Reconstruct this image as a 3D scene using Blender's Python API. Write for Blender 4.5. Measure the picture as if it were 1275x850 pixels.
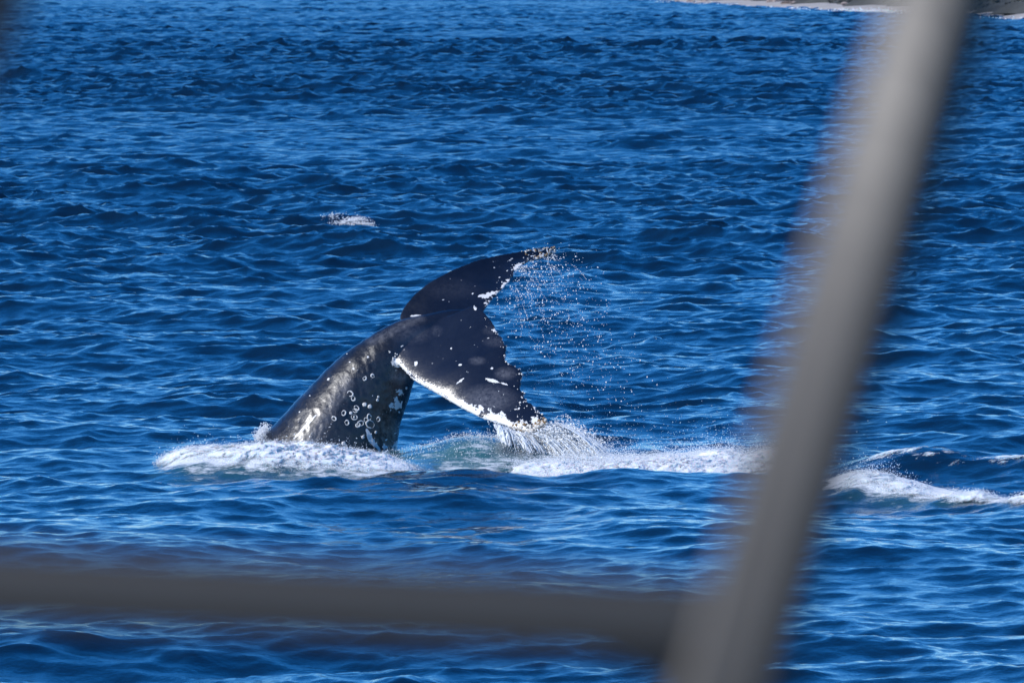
import bpy, bmesh, math, random
import numpy as np
from mathutils import Vector, Matrix
from mathutils.bvhtree import BVHTree

for o in list(bpy.data.objects):
    bpy.data.objects.remove(o)
scene = bpy.context.scene
COL = scene.collection
R = math.radians
rng = np.random.default_rng(11)
random.seed(5)

# ------------------------------------------------------------------ camera
EYE = 6.5                       # eye height on the upper deck, metres
LENS, SENSOR = 200.0, 23.5
F = LENS / SENSOR * 1275.0
PITCH = 455.0 / F               # the horizon lies a little above the frame
cam_d = bpy.data.cameras.new('camera')
cam = bpy.data.objects.new('camera', cam_d)
COL.objects.link(cam)
cam.location = (0, 0, EYE)
cam.rotation_euler = (math.pi / 2 - PITCH, 0, 0)
cam_d.lens, cam_d.sensor_width = LENS, SENSOR
cam_d.clip_start, cam_d.clip_end = 0.1, 30000
cam_d.dof.use_dof = True
cam_d.dof.focus_distance = 119.5
cam_d.dof.aperture_fstop = 7.1
scene.camera = cam

# ------------------------------------------------------------------ light
to_sun = Vector((-0.72, -0.43, 0.54)).normalized()
SUN_EL = math.asin(to_sun.z)
SUN_ROT = math.atan2(to_sun.x, to_sun.y)
world = bpy.data.worlds.new('World')
scene.world = world
world.use_nodes = True
wn = world.node_tree
bg = wn.nodes['Background']
sky = wn.nodes.new('ShaderNodeTexSky')
sky.sky_type = 'NISHITA'
sky.sun_disc = False
sky.sun_elevation = SUN_EL
sky.sun_rotation = SUN_ROT
sky.air_density, sky.dust_density, sky.ozone_density = 1.0, 0.0, 9.0
sky.altitude = 2000
hs = wn.nodes.new('ShaderNodeHueSaturation')        # a polarised, deep blue clear sky
hs.inputs['Saturation'].default_value = 1.19
hs.inputs['Hue'].default_value = 0.503
wn.links.new(sky.outputs[0], hs.inputs['Color'])
wn.links.new(hs.outputs[0], bg.inputs['Color'])
bg.inputs['Strength'].default_value = 0.15
sun_d = bpy.data.lights.new('sun', 'SUN')
sun_d.energy, sun_d.angle, sun_d.color = 3.7, R(0.5), (1.0, 0.98, 0.95)
sun = bpy.data.objects.new('sun', sun_d)
COL.objects.link(sun)
sun.rotation_euler = to_sun.to_track_quat('Z', 'Y').to_euler()
sun.location = (-60, -40, 80)
vs = scene.view_settings
vs.view_transform, vs.look, vs.gamma, vs.exposure = 'Standard', 'None', 1.0, 0.38
vs.use_curve_mapping = False

# ------------------------------------------------------------------ helpers
RIGHT = np.array((1.0, 0.0, 0.0))
FWD = np.array((0.0, math.cos(PITCH), -math.sin(PITCH)))
UP = np.array((0.0, math.sin(PITCH), math.cos(PITCH)))

def at(px, py, d):
    """World point seen at photo position (px, py), d metres out along the lens axis."""
    return np.array((0, 0, EYE)) + d * (FWD + RIGHT * (px - 637.5) / F + UP * (425.0 - py) / F)

def to_px(P):
    Q = np.asarray(P) - np.array((0, 0, EYE))
    d = Q @ FWD
    return 637.5 + F * (Q @ RIGHT) / d, 425.0 - F * (Q @ UP) / d

def tag(o, label=None, cat=None, group=None, kind=None):
    if label: o['label'] = label
    if cat: o['category'] = cat
    if group: o['group'] = group
    if kind: o['kind'] = kind
    return o

def empty(name, loc):
    o = bpy.data.objects.new(name, None)
    COL.objects.link(o)
    o.location = loc
    o.empty_display_size = 0.3
    return o

def mesh_obj(name, verts, faces, mat, parent=None, smooth=True):
    """verts (n,3) array, faces (m,3|4) int array -> one linked object; verts are world points."""
    verts = np.asarray(verts, dtype=np.float32)
    faces = np.asarray(faces, dtype=np.int32)
    me = bpy.data.meshes.new(name)
    k = faces.shape[1]
    me.vertices.add(len(verts)); me.vertices.foreach_set('co', verts.ravel())
    me.loops.add(faces.size); me.loops.foreach_set('vertex_index', faces.ravel())
    me.polygons.add(len(faces))
    me.polygons.foreach_set('loop_start', np.arange(0, faces.size, k, dtype=np.int32))
    me.polygons.foreach_set('loop_total', np.full(len(faces), k, dtype=np.int32))
    me.update(calc_edges=True)
    me.polygons.foreach_set('use_smooth', np.full(len(faces), smooth))
    me.materials.append(mat)
    o = bpy.data.objects.new(name, me)
    COL.objects.link(o)
    if parent is not None:
        o.parent = parent
        o.matrix_parent_inverse = Matrix.Translation(-Vector(parent.location))
    return o

def add_attr(o, name, values):
    a = o.data.attributes.new(name, 'FLOAT', 'POINT')
    a.data.foreach_set('value', np.asarray(values, dtype=np.float32))

def grid_faces(nr, nc):
    i = np.arange((nr - 1) * nc).reshape(nr - 1, nc)[:, :-1].ravel()
    return np.stack([i, i + 1, i + nc + 1, i + nc], 1)

def smooth01(x, a, b):
    t = np.clip((x - a) / (b - a), 0, 1)
    return t * t * (3 - 2 * t)

def new_mat(name):
    m = bpy.data.materials.new(name)
    m.use_nodes = True
    nt = m.node_tree
    return m, nt, nt.nodes['Principled BSDF']

def node(nt, kind, **kw):
    n = nt.nodes.new(kind)
    for k, v in kw.items():
        if hasattr(n, k): setattr(n, k, v)
        else: n.inputs[k].default_value = v
    return n

def noise_node(nt, scale, detail=4, rough=0.6, src='Object', mul=None):
    tc = nt.nodes.new('ShaderNodeTexCoord')
    out = tc.outputs[src]
    if mul:
        mp = nt.nodes.new('ShaderNodeMapping')
        mp.inputs['Scale'].default_value = mul
        nt.links.new(out, mp.inputs[0]); out = mp.outputs[0]
    n = nt.nodes.new('ShaderNodeTexNoise')
    n.inputs['Scale'].default_value = scale
    n.inputs['Detail'].default_value = detail
    n.inputs['Roughness'].default_value = rough
    nt.links.new(out, n.inputs['Vector'])
    return n

def ramp(nt, src, stops):
    r = nt.nodes.new('ShaderNodeValToRGB')
    el = r.color_ramp.elements
    while len(el) < len(stops): el.new(0.5)
    for e, (p, c) in zip(el, stops):
        e.position = p
        e.color = (c, c, c, 1) if not hasattr(c, '__len__') else (*c, 1)
    nt.links.new(src, r.inputs[0])
    return r.outputs[0]

def math_n(nt, op, a, b=None, clamp=False):
    n = nt.nodes.new('ShaderNodeMath'); n.operation = op; n.use_clamp = clamp
    for i, v in enumerate((a, b)):
        if v is None: continue
        if isinstance(v, (int, float)): n.inputs[i].default_value = v
        else: nt.links.new(v, n.inputs[i])
    return n.outputs[0]

def mix_c(nt, f, a, b):
    n = nt.nodes.new('ShaderNodeMix'); n.data_type = 'RGBA'
    if isinstance(f, (int, float)): n.inputs[0].default_value = f
    else: nt.links.new(f, n.inputs[0])
    for s, v in ((6, a), (7, b)):
        if hasattr(v, '__len__'): n.inputs[s].default_value = (*v, 1)
        else: nt.links.new(v, n.inputs[s])
    return n.outputs[2]

def attr_n(nt, name):
    n = nt.nodes.new('ShaderNodeAttribute'); n.attribute_name = name
    return n.outputs['Fac']

def bump_n(nt, h, strength, dist, nrm=None):
    b = nt.nodes.new('ShaderNodeBump')
    if isinstance(strength, (int, float)): b.inputs['Strength'].default_value = strength
    else: nt.links.new(strength, b.inputs['Strength'])
    b.inputs['Distance'].default_value = dist
    nt.links.new(h, b.inputs['Height'])
    if nrm is not None: nt.links.new(nrm, b.inputs['Normal'])
    return b.outputs[0]

def math_b(nt, body):
    return math_n(nt, 'ADD', math_n(nt, 'MULTIPLY', body, 0.27), 0.13)

class Tile:
    """A periodic random field made from a spectrum, sampled bilinearly at world points."""
    def __init__(self, size, n, spec, angle, seed, chop=True):
        r = np.random.default_rng(seed)
        self.size, self.n, self.ang = size, n, angle
        k1 = np.fft.fftfreq(n, size / n) * 2 * math.pi
        kx, ky = np.meshgrid(k1, k1)
        k = np.hypot(kx, ky); k[0, 0] = 1e-6
        a = np.sqrt(np.maximum(spec(kx, ky, k), 0)); a[0, 0] = 0
        H = a * (r.normal(size=(n, n)) + 1j * r.normal(size=(n, n)))
        h = np.fft.ifft2(H)
        h_r = h.real; s = h_r.std()
        self.f = [h_r / s]
        if chop:
            self.f += [np.fft.ifft2(1j * kx / k * H).real / s, np.fft.ifft2(1j * ky / k * H).real / s]
        self.f = [x.astype(np.float32) for x in self.f]
    def sample(self, x, y, want=1):
        c, s = math.cos(self.ang), math.sin(self.ang)
        u = (c * x + s * y) / self.size * self.n
        v = (-s * x + c * y) / self.size * self.n
        i0, j0 = np.floor(u).astype(np.int64), np.floor(v).astype(np.int64)
        fu, fv = (u - i0).astype(np.float32), (v - j0).astype(np.float32)
        i0 %= self.n; j0 %= self.n
        i1, j1 = (i0 + 1) % self.n, (j0 + 1) % self.n
        out = []
        for f in self.f[:want]:
            out.append((f[j0, i0] * (1 - fu) + f[j0, i1] * fu) * (1 - fv) + (f[j1, i0] * (1 - fu) + f[j1, i1] * fu) * fv)
        if want == 3:
            dx, dy = out[1], out[2]
            out[1], out[2] = c * dx - s * dy, s * dx + c * dy
        return out if want > 1 else out[0]

# ------------------------------------------------------------------ sea
WIND = R(250)                   # the chop runs towards the boat and a little to the left
def band(lo, hi, spread, power=4.0, ang=0.0):
    """Wave spectrum between wavelengths lo and hi (m), lobes round the wind."""
    k0, k1 = 2 * math.pi / hi, 2 * math.pi / lo
    def f(kx, ky, k):
        th = np.arctan2(ky, kx) - (WIND - ang)
        d = (0.5 + 0.5 * np.cos(th)) ** spread + 0.02
        win = smooth01(k, k0 * 0.8, k0 * 1.15) * (1 - smooth01(k, k1 * 0.85, k1 * 1.2))
        return d * win / k ** power
    return f
# tile, height (std, m), choppiness, shortest wavelength in it
SEA = []
for size, n, lo, hi, spread, amp, ch, ang, seed in (
        (173.0, 512, 4.0, 12.0, 3, 0.070, 1.0, 0.23, 1),
        (67.0, 512, 1.3, 4.2, 2.4, 0.040, 1.2, -0.31, 2),
        (23.0, 512, 0.40, 1.4, 1.2, 0.0168, 1.3, 0.52, 3),
        (9.1, 512, 0.12, 0.42, 0.8, 0.0050, 1.2, -0.77, 4)):
    SEA.append((Tile(size, n, band(lo, hi, spread, 4.0, ang), ang, seed), amp, ch, lo))
GUST = Tile(260.0, 128, lambda kx, ky, k: (k < 0.8) / k ** 3, 0.4, 9, chop=False)
LUMP = Tile(4.0, 512, lambda kx, ky, k: ((k > 4) & (k < 260)) / k ** 3.4, 0.3, 21, chop=False)
LUMP2 = Tile(2.3, 512, lambda kx, ky, k: ((k > 14) & (k < 420)) / k ** 2.4, 1.1, 22, chop=False)
PATCH = Tile(11.0, 256, lambda kx, ky, k: ((k > 1.2) & (k < 60)) / k ** 3.0, 0.9, 23, chop=False)

def gauss(x, y, cx, cy, sx, sy):
    return np.exp(-0.5 * ((x - cx) / sx) ** 2 - 0.5 * ((y - cy) / sy) ** 2)

def ridge(x, y, pts, sy, ends=0.35):
    """Bump running along a polyline given as (x, y, height): height falls off across it."""
    pts = np.array(pts, dtype=float)
    cy = np.interp(x, pts[:, 0], pts[:, 1]); h = np.interp(x, pts[:, 0], pts[:, 2])
    e = smooth01(x, pts[0, 0] - ends, pts[0, 0] + ends) * (1 - smooth01(x, pts[-1, 0] - ends, pts[-1, 0] + ends))
    return h * e * np.exp(-0.5 * ((y - cy) / sy) ** 2)

BOW = [(-4.6, 116.0, .16), (-4.1, 115.5, .25), (-3.6, 115.2, .27), (-3.2, 115.0, .22), (-2.5, 114.8, .19), (-2.1, 114.8, .07), (-1.4, 114.9, -.06)]
FARR = [(4.0, 110.6, .20), (4.5, 110.2, .20), (5.3, 109.2, .12), (6.2, 107.6, .08), (8.5, 106.0, .05)]
def whale_water(x, y):
    z = ridge(x, y, BOW, 0.75)
    z += 0.29 * gauss(x, y, -0.42, 118.4, 0.58, 0.75)                    # swell closing behind the tail
    z += ridge(x, y, [(-1.2, 115.6, -.22), (0.5, 115.4, -.34), (3.0, 115.2, -.30), (4.0, 115, -.1)], 1.1)
    z += ridge(x, y, [(-1.6, 112.2, .03), (-.5, 112.0, .12), (.5, 112.2, .03), (1.5, 112.0, .13), (2.5, 112.3, .04), (3.6, 112.8, .02)], 0.6)
    z += ridge(x, y, FARR, 0.7)
    z += ridge(x, y, [(4.4, 114.2, .12), (5.4, 113.6, .30), (6.6, 113.0, .24), (8, 112.6, .1)], 0.8)
    z += 0.24 * gauss(x, y, -4.8, 228.9, 1.5, 1.3)
    return z

def calm(x, y):
    """Water flattened by the whale keeps less chop."""
    return 1 - 0.5 * np.clip(gauss(x, y, -1.6, 117.8, 2.6, 1.6) + gauss(x, y, 1.6, 116.0, 2.2, 1.6), 0, 1)

def sea_points(x, y, step):
    z = np.zeros_like(x); dx = np.zeros_like(x); dy = np.zeros_like(x)
    g = (1.0 + 0.20 * GUST.sample(x, y)) * (1.0 + 1.0 * smooth01(y, 120.0, 560.0))     # rougher water out in the bay
    c = calm(x, y)
    for t, amp, ch, lo in SEA:
        a = amp * g * c * (1 - smooth01(step, lo * 0.9, lo * 5.0))
        h, hx, hy = t.sample(x, y, 3)
        z += a * h; dx += a * ch * hx; dy += a * ch * hy
    return x + dx, y + dy, z + whale_water(x, y)

def build_sea(mat):
    d = [-300, -150, -80, -40, -15, 5, 20, 32, 42, 50, 56, 60, 63, 65.5]
    y = 67.0
    while y < 9000:
        d.append(y)
        st = 0.095
        if y > 135: st *= (y / 135) ** 1.3
        if y > 2500: st *= 30
        y += st
    d = np.array(d)
    core = np.linspace(-0.070, 0.070, 221)
    out = 0.070 + np.cumsum(0.0006 * 1.36 ** np.arange(1, 23))
    t = np.concatenate([-out[::-1], core, out])
    dstep = np.gradient(d)
    def piece(rows, tt):
        Y, T = np.meshgrid(d[rows], tt, indexing='ij')
        w = np.hypot(Y, 60.0)
        g = np.interp(tt, t, np.gradient(t))
        S = np.maximum(dstep[rows][:, None] * 0.8, g[None, :] * w)
        return (T * w).ravel(), Y.ravel(), S.ravel()
    x, y, s = piece(slice(0, len(d)), t)
    px, py, pz = sea_points(x, y, s)
    P = np.stack([px, py, pz], 1)
    faces = grid_faces(len(d), len(t))
    o = mesh_obj('sea', P, faces, mat)
    # white lace and milky water stirred up by the whale
    n = PATCH.sample(x, y)
    foam = ridge(x, y, [(a, b - 0.1, 1.0) for a, b, c in BOW], 0.75) * 0.75 + 0.42 * ridge(x, y, [(a, b - 0.5, 1.0) for a, b, c in BOW] + [(0.2, 114.6, .6)], 1.3, 0.6)
    foam += 0.50 * gauss(x, y, 2.2, 116.6, 2.0, 1.6) + 0.33 * ridge(x, y, [(a, b + 0.8, 1.0) for a, b, c in FARR], 1.3)
    foam += 0.75 * gauss(x, y, 1.9, 117.0, 1.3, 1.3) + 0.42 * gauss(x, y, -0.7, 118.9, 1.1, 0.6)
    foam += ridge(x, y, [(a, b + 0.2, 0.95) for a, b, c in FARR], 0.6)
    foam += 0.33 * gauss(x, y, 5.4, 113.4, 0.9, 0.8) + 0.5 * gauss(x, y, -4.2, 227.2, 0.5, 0.4)
    aer = 1.0 * gauss(x, y, -0.8, 118.0, 0.85, 1.3) * (0.65 + 0.35 * n.clip(-1, 1)) + 0.75 * ridge(x, y, [(a, b - 0.7, 1.0) for a, b, c in BOW], 0.9)
    aer += 0.5 * gauss(x, y, 1.4, 116.6, 1.3, 1.5) + 0.4 * ridge(x, y, [(a, b - 0.4, 1.0) for a, b, c in FARR], 0.8)
    add_attr(o, 'ripple', smooth01(np.log(s), math.log(0.05), math.log(0.62)))
    add_attr(o, 'foam', np.clip(foam + 0.16 * n * (foam > 0.04), 0, 1.2))
    add_attr(o, 'milky', np.clip(aer + 0.12 * n * (aer > 0.04), 0, 1))
    tag(o, kind='structure')
    return o

def water_material():
    m, nt, p = new_mat('sea_water')
    milky, foam = attr_n(nt, 'milky'), attr_n(nt, 'foam')
    base = mix_c(nt, milky, (0.0028, 0.0140, 0.034), (0.045, 0.15, 0.165))
    n1 = noise_node(nt, 7.0, 6, 0.68, mul=(0.55, 0.8, 1))
    n2 = noise_node(nt, 24.0, 4, 0.6)
    lace = math_n(nt, 'ADD', foam, math_n(nt, 'MULTIPLY', math_n(nt, 'SUBTRACT', n1.outputs[0], 0.5), 1.5))
    lace = math_n(nt, 'MULTIPLY', ramp(nt, lace, [(0.48, 0.0), (0.80, 1.0)]), ramp(nt, foam, [(0.05, 0.0), (0.3, 1.0)]))
    nt.links.new(mix_c(nt, lace, base, (0.74, 0.77, 0.79)), p.inputs['Base Color'])
    nt.links.new(math_n(nt, 'ADD', math_n(nt, 'MULTIPLY', lace, 0.5), math_n(nt, 'ADD', math_n(nt, 'MULTIPLY', attr_n(nt, 'ripple'), 0.15), 0.045)), p.inputs['Roughness'])
    p.inputs['IOR'].default_value = 1.333
    w1 = noise_node(nt, 5.0, 5, 0.62, mul=(1, 0.8, 1))
    nrm = bump_n(nt, w1.outputs[0], math_n(nt, 'ADD', math_n(nt, 'MULTIPLY', attr_n(nt, 'ripple'), 0.5), 0.32), 0.035)
    w2 = noise_node(nt, 17.0, 3, 0.6, mul=(1, 0.7, 1))
    nrm = bump_n(nt, w2.outputs[0], 0.4, 0.008, nrm)
    hh = math_n(nt, 'MULTIPLY', n2.outputs[0], lace)
    nrm = bump_n(nt, hh, 0.8, 0.03, nrm)
    nt.links.new(nrm, p.inputs['Normal'])
    return m

sea = build_sea(water_material())
SV = np.empty(len(sea.data.vertices) * 3, dtype=np.float32)
sea.data.vertices.foreach_get('co', SV); SV = SV.reshape(-1, 3)

# ground truth of the water level near the whale, as a fine lookup grid
GX0, GX1, GY0, GY1, GS = -8.0, 10.0, 100.0, 126.0, 0.06
_gn, _gm = int((GY1 - GY0) / GS), int((GX1 - GX0) / GS)
def level_grid():
    m = (SV[:, 0] > GX0) & (SV[:, 0] < GX1) & (SV[:, 1] > GY0) & (SV[:, 1] < GY1)
    q = SV[m]
    i = ((q[:, 1] - GY0) / GS).astype(int).clip(0, _gn - 1); j = ((q[:, 0] - GX0) / GS).astype(int).clip(0, _gm - 1)
    s = np.zeros((_gn, _gm)); c = np.zeros((_gn, _gm))
    np.add.at(s, (i, j), q[:, 2]); np.add.at(c, (i, j), 1)
    for _ in range(3):      # fill the holes and soften
        s = s + 0.25 * (np.roll(s, 1, 0) + np.roll(s, -1, 0) + np.roll(s, 1, 1) + np.roll(s, -1, 1))
        c = c + 0.25 * (np.roll(c, 1, 0) + np.roll(c, -1, 0) + np.roll(c, 1, 1) + np.roll(c, -1, 1))
    return s / np.maximum(c, 1e-6)
LEVEL = level_grid()
def level(x, y):
    u = np.clip((y - GY0) / GS - 0.5, 0, _gn - 1.01); v = np.clip((x - GX0) / GS - 0.5, 0, _gm - 1.01)
    i, j = u.astype(int), v.astype(int); fu, fv = u - i, v - j
    return (LEVEL[i, j] * (1 - fv) + LEVEL[i, j + 1] * fv) * (1 - fu) + (LEVEL[i + 1, j] * (1 - fv) + LEVEL[i + 1, j + 1] * fv) * fu

# ------------------------------------------------------------------ whale
WY = 120.0
def sheet(le, te, ynear, yfar, thick, nu=150, nv=56, camber=0.0, seed=0, wob=0.016):
    """A fluke: leading and trailing edge (u, px, py), depth ynear..yfar, real thickness."""
    r = np.random.default_rng(seed)
    le, te = np.array(le), np.array(te)
    u = np.linspace(0, 1, nu)
    def smooth_interp(tab, col, s):
        v = np.interp(u, tab[:, 0], tab[:, col])
        k = np.exp(-0.5 * (np.arange(-9, 10) / s) ** 2); k /= k.sum()
        return np.convolve(np.pad(v, 9, mode='reflect', reflect_type='odd'), k, 'valid')
    yl = np.interp(u, [0, 1], [ynear, yfar])
    L = np.array([at(a, b, c) for a, b, c in zip(smooth_interp(le, 1, 3), smooth_interp(le, 2, 3), yl)])
    T = np.array([at(a, b, c) for a, b, c in zip(smooth_interp(te, 1, 0.8), smooth_interp(te, 2, 0.8), yl)])
    jag = np.convolve(r.normal(size=nu + 6), np.ones(3) / 3, 'same')[3:-3] * wob
    d = T - L; d /= np.linalg.norm(d, axis=1)[:, None]
    T = T + d * jag[:, None] * smooth01(u, 0.1, 0.3)[:, None]
    v = np.linspace(0, 1, nv) ** 1.5
    prof = 2.6 * (0.2969 * np.sqrt(v) - 0.126 * v - 0.3516 * v ** 2 + 0.2843 * v ** 3 - 0.09 * v ** 4)
    S = L[:, None] * (1 - v)[None, :, None] + T[:, None] * v[None, :, None]
    gu, gv = np.gradient(S, axis=0), np.gradient(S, axis=1)
    N = np.cross(gu, gv); N /= np.linalg.norm(N, axis=2)[..., None] + 1e-9
    N = N * np.sign(-N[..., 1:2] + 1e-6)                                     # towards the boat
    S = S + N * (camber * np.sin(math.pi * np.clip(u, 0, 1)) ** 0.8)[:, None, None] * (np.sin(math.pi * v) ** 0.7)[None, :, None]
    th = np.interp(u, thick[0], thick[1])[:, None] * prof[None, :] * 0.5 + 0.014
    A, B = S + N * th[..., None], S - N * th[..., None]
    n = nu * nv
    f = grid_faces(nu, nv)
    faces = [f, f[:, ::-1] + n]
    idx = np.arange(n).reshape(nu, nv)
    loop = np.concatenate([idx[0, :], idx[1:, -1], idx[-1, -2::-1], idx[-2:0:-1, 0]])
    nx = np.roll(loop, -1)
    faces.append(np.stack([nx, loop, loop + n, nx + n], 1))
    return np.concatenate([A.reshape(-1, 3), B.reshape(-1, 3)]), np.concatenate(faces), L, T

def peduncle(stations, nt=64, sub=10):
    st = np.array(stations, dtype=float)
    t = np.arange(len(st)); tt = np.linspace(0, len(st) - 1, (len(st) - 1) * sub + 1)
    def cr(col):                       # Catmull-Rom through the stations
        p = np.concatenate([[2 * col[0] - col[1]], col, [2 * col[-1] - col[-2]]])
        i = np.minimum(tt.astype(int), len(st) - 2); f = tt - i
        a, b, c, d = p[i], p[i + 1], p[i + 2], p[i + 3]
        return 0.5 * (2 * b + (c - a) * f + (2 * a - 5 * b + 4 * c - d) * f ** 2 + (3 * b - a - 3 * c + d) * f ** 3)
    dx, dy, vx, vy, w, yd = [cr(st[:, k]) for k in range(6)]
    V = []
    for a, b, c, d, e, y in zip(dx, dy, vx, vy, w, yd):
        D, Vn = at(a, b, y), at(c, d, y)
        C, ax = (D + Vn) / 2, (D - Vn) / 2
        th = np.linspace(0, 2 * math.pi, nt, endpoint=False)
        cs, sn = np.cos(th), np.sin(th)
        r = np.sign(sn) * np.abs(sn) ** 1.08
        V.append(C + np.outer(cs, ax) + np.outer(r * e * (1 + 0.10 * cs), (0, 1, 0)))
    n = len(V)
    V = np.concatenate(V)
    i = np.arange((n - 1) * nt); j = (i // nt) * nt + (i + 1) % nt
    F4 = np.stack([i, j, j + nt, i + nt], 1)
    V = np.concatenate([V, V[:nt].mean(0)[None], V[-nt:].mean(0)[None]])
    k = np.arange(nt); c0, c1 = len(V) - 2, len(V) - 1
    cap = [(c0, (q + 1) % nt, q, c0) for q in k] + [(c1, (n - 1) * nt + q, (n - 1) * nt + (q + 1) % nt, c1) for q in k]
    return V, F4, [c[:3] for c in cap]

N_LE = [(0, 492, 430), (.06, 485, 443), (.16, 499, 457), (.28, 516, 474), (.42, 541, 488), (.60, 575, 508), (.76, 601, 521), (.89, 631, 530), (.96, 648, 536), (1, 662, 538)]
N_TE = [(0, 588, 381), (.06, 601, 387), (.16, 612, 400), (.28, 623, 419), (.38, 631, 431), (.455, 630, 451), (.50, 643, 457), (.57, 652, 466), (.66, 647, 483), (.76, 655, 497), (.87, 668, 511), (.94, 677, 517), (1, 681, 526)]
F_LE = [(0, 500, 410), (.09, 497, 395), (.15, 504, 381), (.23, 517, 366), (.34, 535, 351.5), (.48, 563, 336.5), (.61, 593, 324.5), (.73, 623, 317.5), (.85, 653, 312.5), (.94, 676, 309.5), (1, 691, 307)]
F_TE = [(0, 594, 404), (.12, 601, 389), (.24, 611, 375), (.36, 624, 361), (.48, 635, 349.5), (.59, 642, 337), (.68, 650, 329.5), (.80, 662, 323.5), (.92, 680, 319), (1, 692, 313)]
STATIONS = [(215, 650, 455, 760, .95, WY), (270, 595, 480, 668, .80, WY), (328, 540, 490, 600, .64, WY), (377, 491, 497, 536, .52, WY), (405, 461, 503, 515, .46, WY), (431, 438, 509, 498, .40, WY),
            (458, 419, 515, 477, .33, WY), (481, 406, 522, 462, .27, WY), (503, 397, 532, 447, .22, WY), (530, 391, 548, 430, .18, WY), (560, 385.5, 570, 415, .12, WY), (588, 385, 592, 399, .05, WY)]

def skin_material():
    m, nt, p = new_mat('whale_skin')
    white, pale, body = attr_n(nt, 'white'), attr_n(nt, 'pale'), attr_n(nt, 'stock')
    big = noise_node(nt, 3.0, 6, 0.65)
    fine = noise_node(nt, 22.0, 6, 0.7)
    grain = noise_node(nt, 70.0, 3, 0.6)
    dark = mix_c(nt, ramp(nt, big.outputs[0], [(0.35, 0.0), (0.75, 1.0)]), (0.0062, 0.0074, 0.0135), (0.0125, 0.0145, 0.0225))  # blue sheen of the sky painted into the dark fluke colour
    mott = math_n(nt, 'ADD', math_n(nt, 'MULTIPLY', big.outputs[0], 0.6), math_n(nt, 'MULTIPLY', fine.outputs[0], 0.5))
    grey = mix_c(nt, ramp(nt, mott, [(0.46, 0.0), (0.70, 1.0)]), (0.005, 0.005, 0.0055), (0.028, 0.0255, 0.0235))
    base = mix_c(nt, body, dark, grey)
    # small pale flecks all over the skin
    vo = nt.nodes.new('ShaderNodeTexVoronoi'); vo.inputs['Scale'].default_value = 13.0; vo.inputs['Randomness'].default_value = 1.0
    tc = nt.nodes.new('ShaderNodeTexCoord'); nt.links.new(tc.outputs['Object'], vo.inputs['Vector'])
    sel = nt.nodes.new('ShaderNodeSeparateColor'); nt.links.new(vo.outputs['Color'], sel.inputs[0])
    fleck = math_n(nt, 'MULTIPLY', ramp(nt, math_n(nt, 'ADD', vo.outputs['Distance'], math_n(nt, 'MULTIPLY', fine.outputs[0], 0.10)), [(0.17, 1.0), (0.22, 0.0)]), ramp(nt, sel.outputs[0], [(0.70, 0.0), (0.74, 1.0)]))
    fleck = math_n(nt, 'MULTIPLY', fleck, ramp(nt, big.outputs[0], [(0.50, 0.0), (0.60, 1.0)]))
    base = mix_c(nt, math_n(nt, 'MULTIPLY', fleck, 0.40), base, (0.55, 0.54, 0.52))
    pl = math_n(nt, 'MULTIPLY', pale, ramp(nt, fine.outputs[0], [(0.30, 0.1), (0.65, 1.0)]))
    base = mix_c(nt, pl, base, (0.16, 0.16, 0.175))
    wh = math_n(nt, 'ADD', white, math_n(nt, 'MULTIPLY', math_n(nt, 'SUBTRACT', fine.outputs[0], 0.5), 0.9))
    wh = math_n(nt, 'MULTIPLY', ramp(nt, wh, [(0.46, 0.0), (0.58, 1.0)]), ramp(nt, white, [(0.1, 0.0), (0.22, 1.0)]))
    base = mix_c(nt, wh, base, (0.72, 0.71, 0.68))
    nt.links.new(base, p.inputs['Base Color'])
    ro = math_n(nt, 'ADD', math_n(nt, 'MULTIPLY', body, 0.12), math_n(nt, 'MULTIPLY', fine.outputs[0], 0.12))
    nt.links.new(math_n(nt, 'ADD', ro, 0.12), p.inputs['Roughness'])
    p.inputs['IOR'].default_value = 1.52
    p.inputs['Coat Weight'].default_value = 0.7
    p.inputs['Coat Roughness'].default_value = 0.22
    p.inputs['Coat IOR'].default_value = 1.36
    nrm = bump_n(nt, fine.outputs[0], math_b(nt, body), 0.02)
    nrm = bump_n(nt, grain.outputs[0], 0.22, 0.006, nrm)
    nrm = bump_n(nt, wh, 0.4, 0.01, nrm)
    nt.links.new(nrm, p.inputs['Normal'])
    return m

def seg_dist(P, poly):
    """Distance of points (n,k) to a polyline (m,k), and position along it 0..1."""
    poly = np.asarray(poly, float)
    best = np.full(len(P), 1e9); par = np.zeros(len(P))
    ln = np.concatenate([[0], np.cumsum(np.linalg.norm(np.diff(poly, axis=0), axis=1))])
    for k in range(len(poly) - 1):
        a, b = poly[k], poly[k + 1]; ab = b - a
        t = np.clip(((P - a) @ ab) / (ab @ ab + 1e-12), 0, 1)
        d = np.linalg.norm(P - (a + t[:, None] * ab), axis=1)
        m = d < best
        best[m] = d[m]; par[m] = (ln[k] + t[m] * (ln[k + 1] - ln[k])) / ln[-1]
    return best, par

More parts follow.
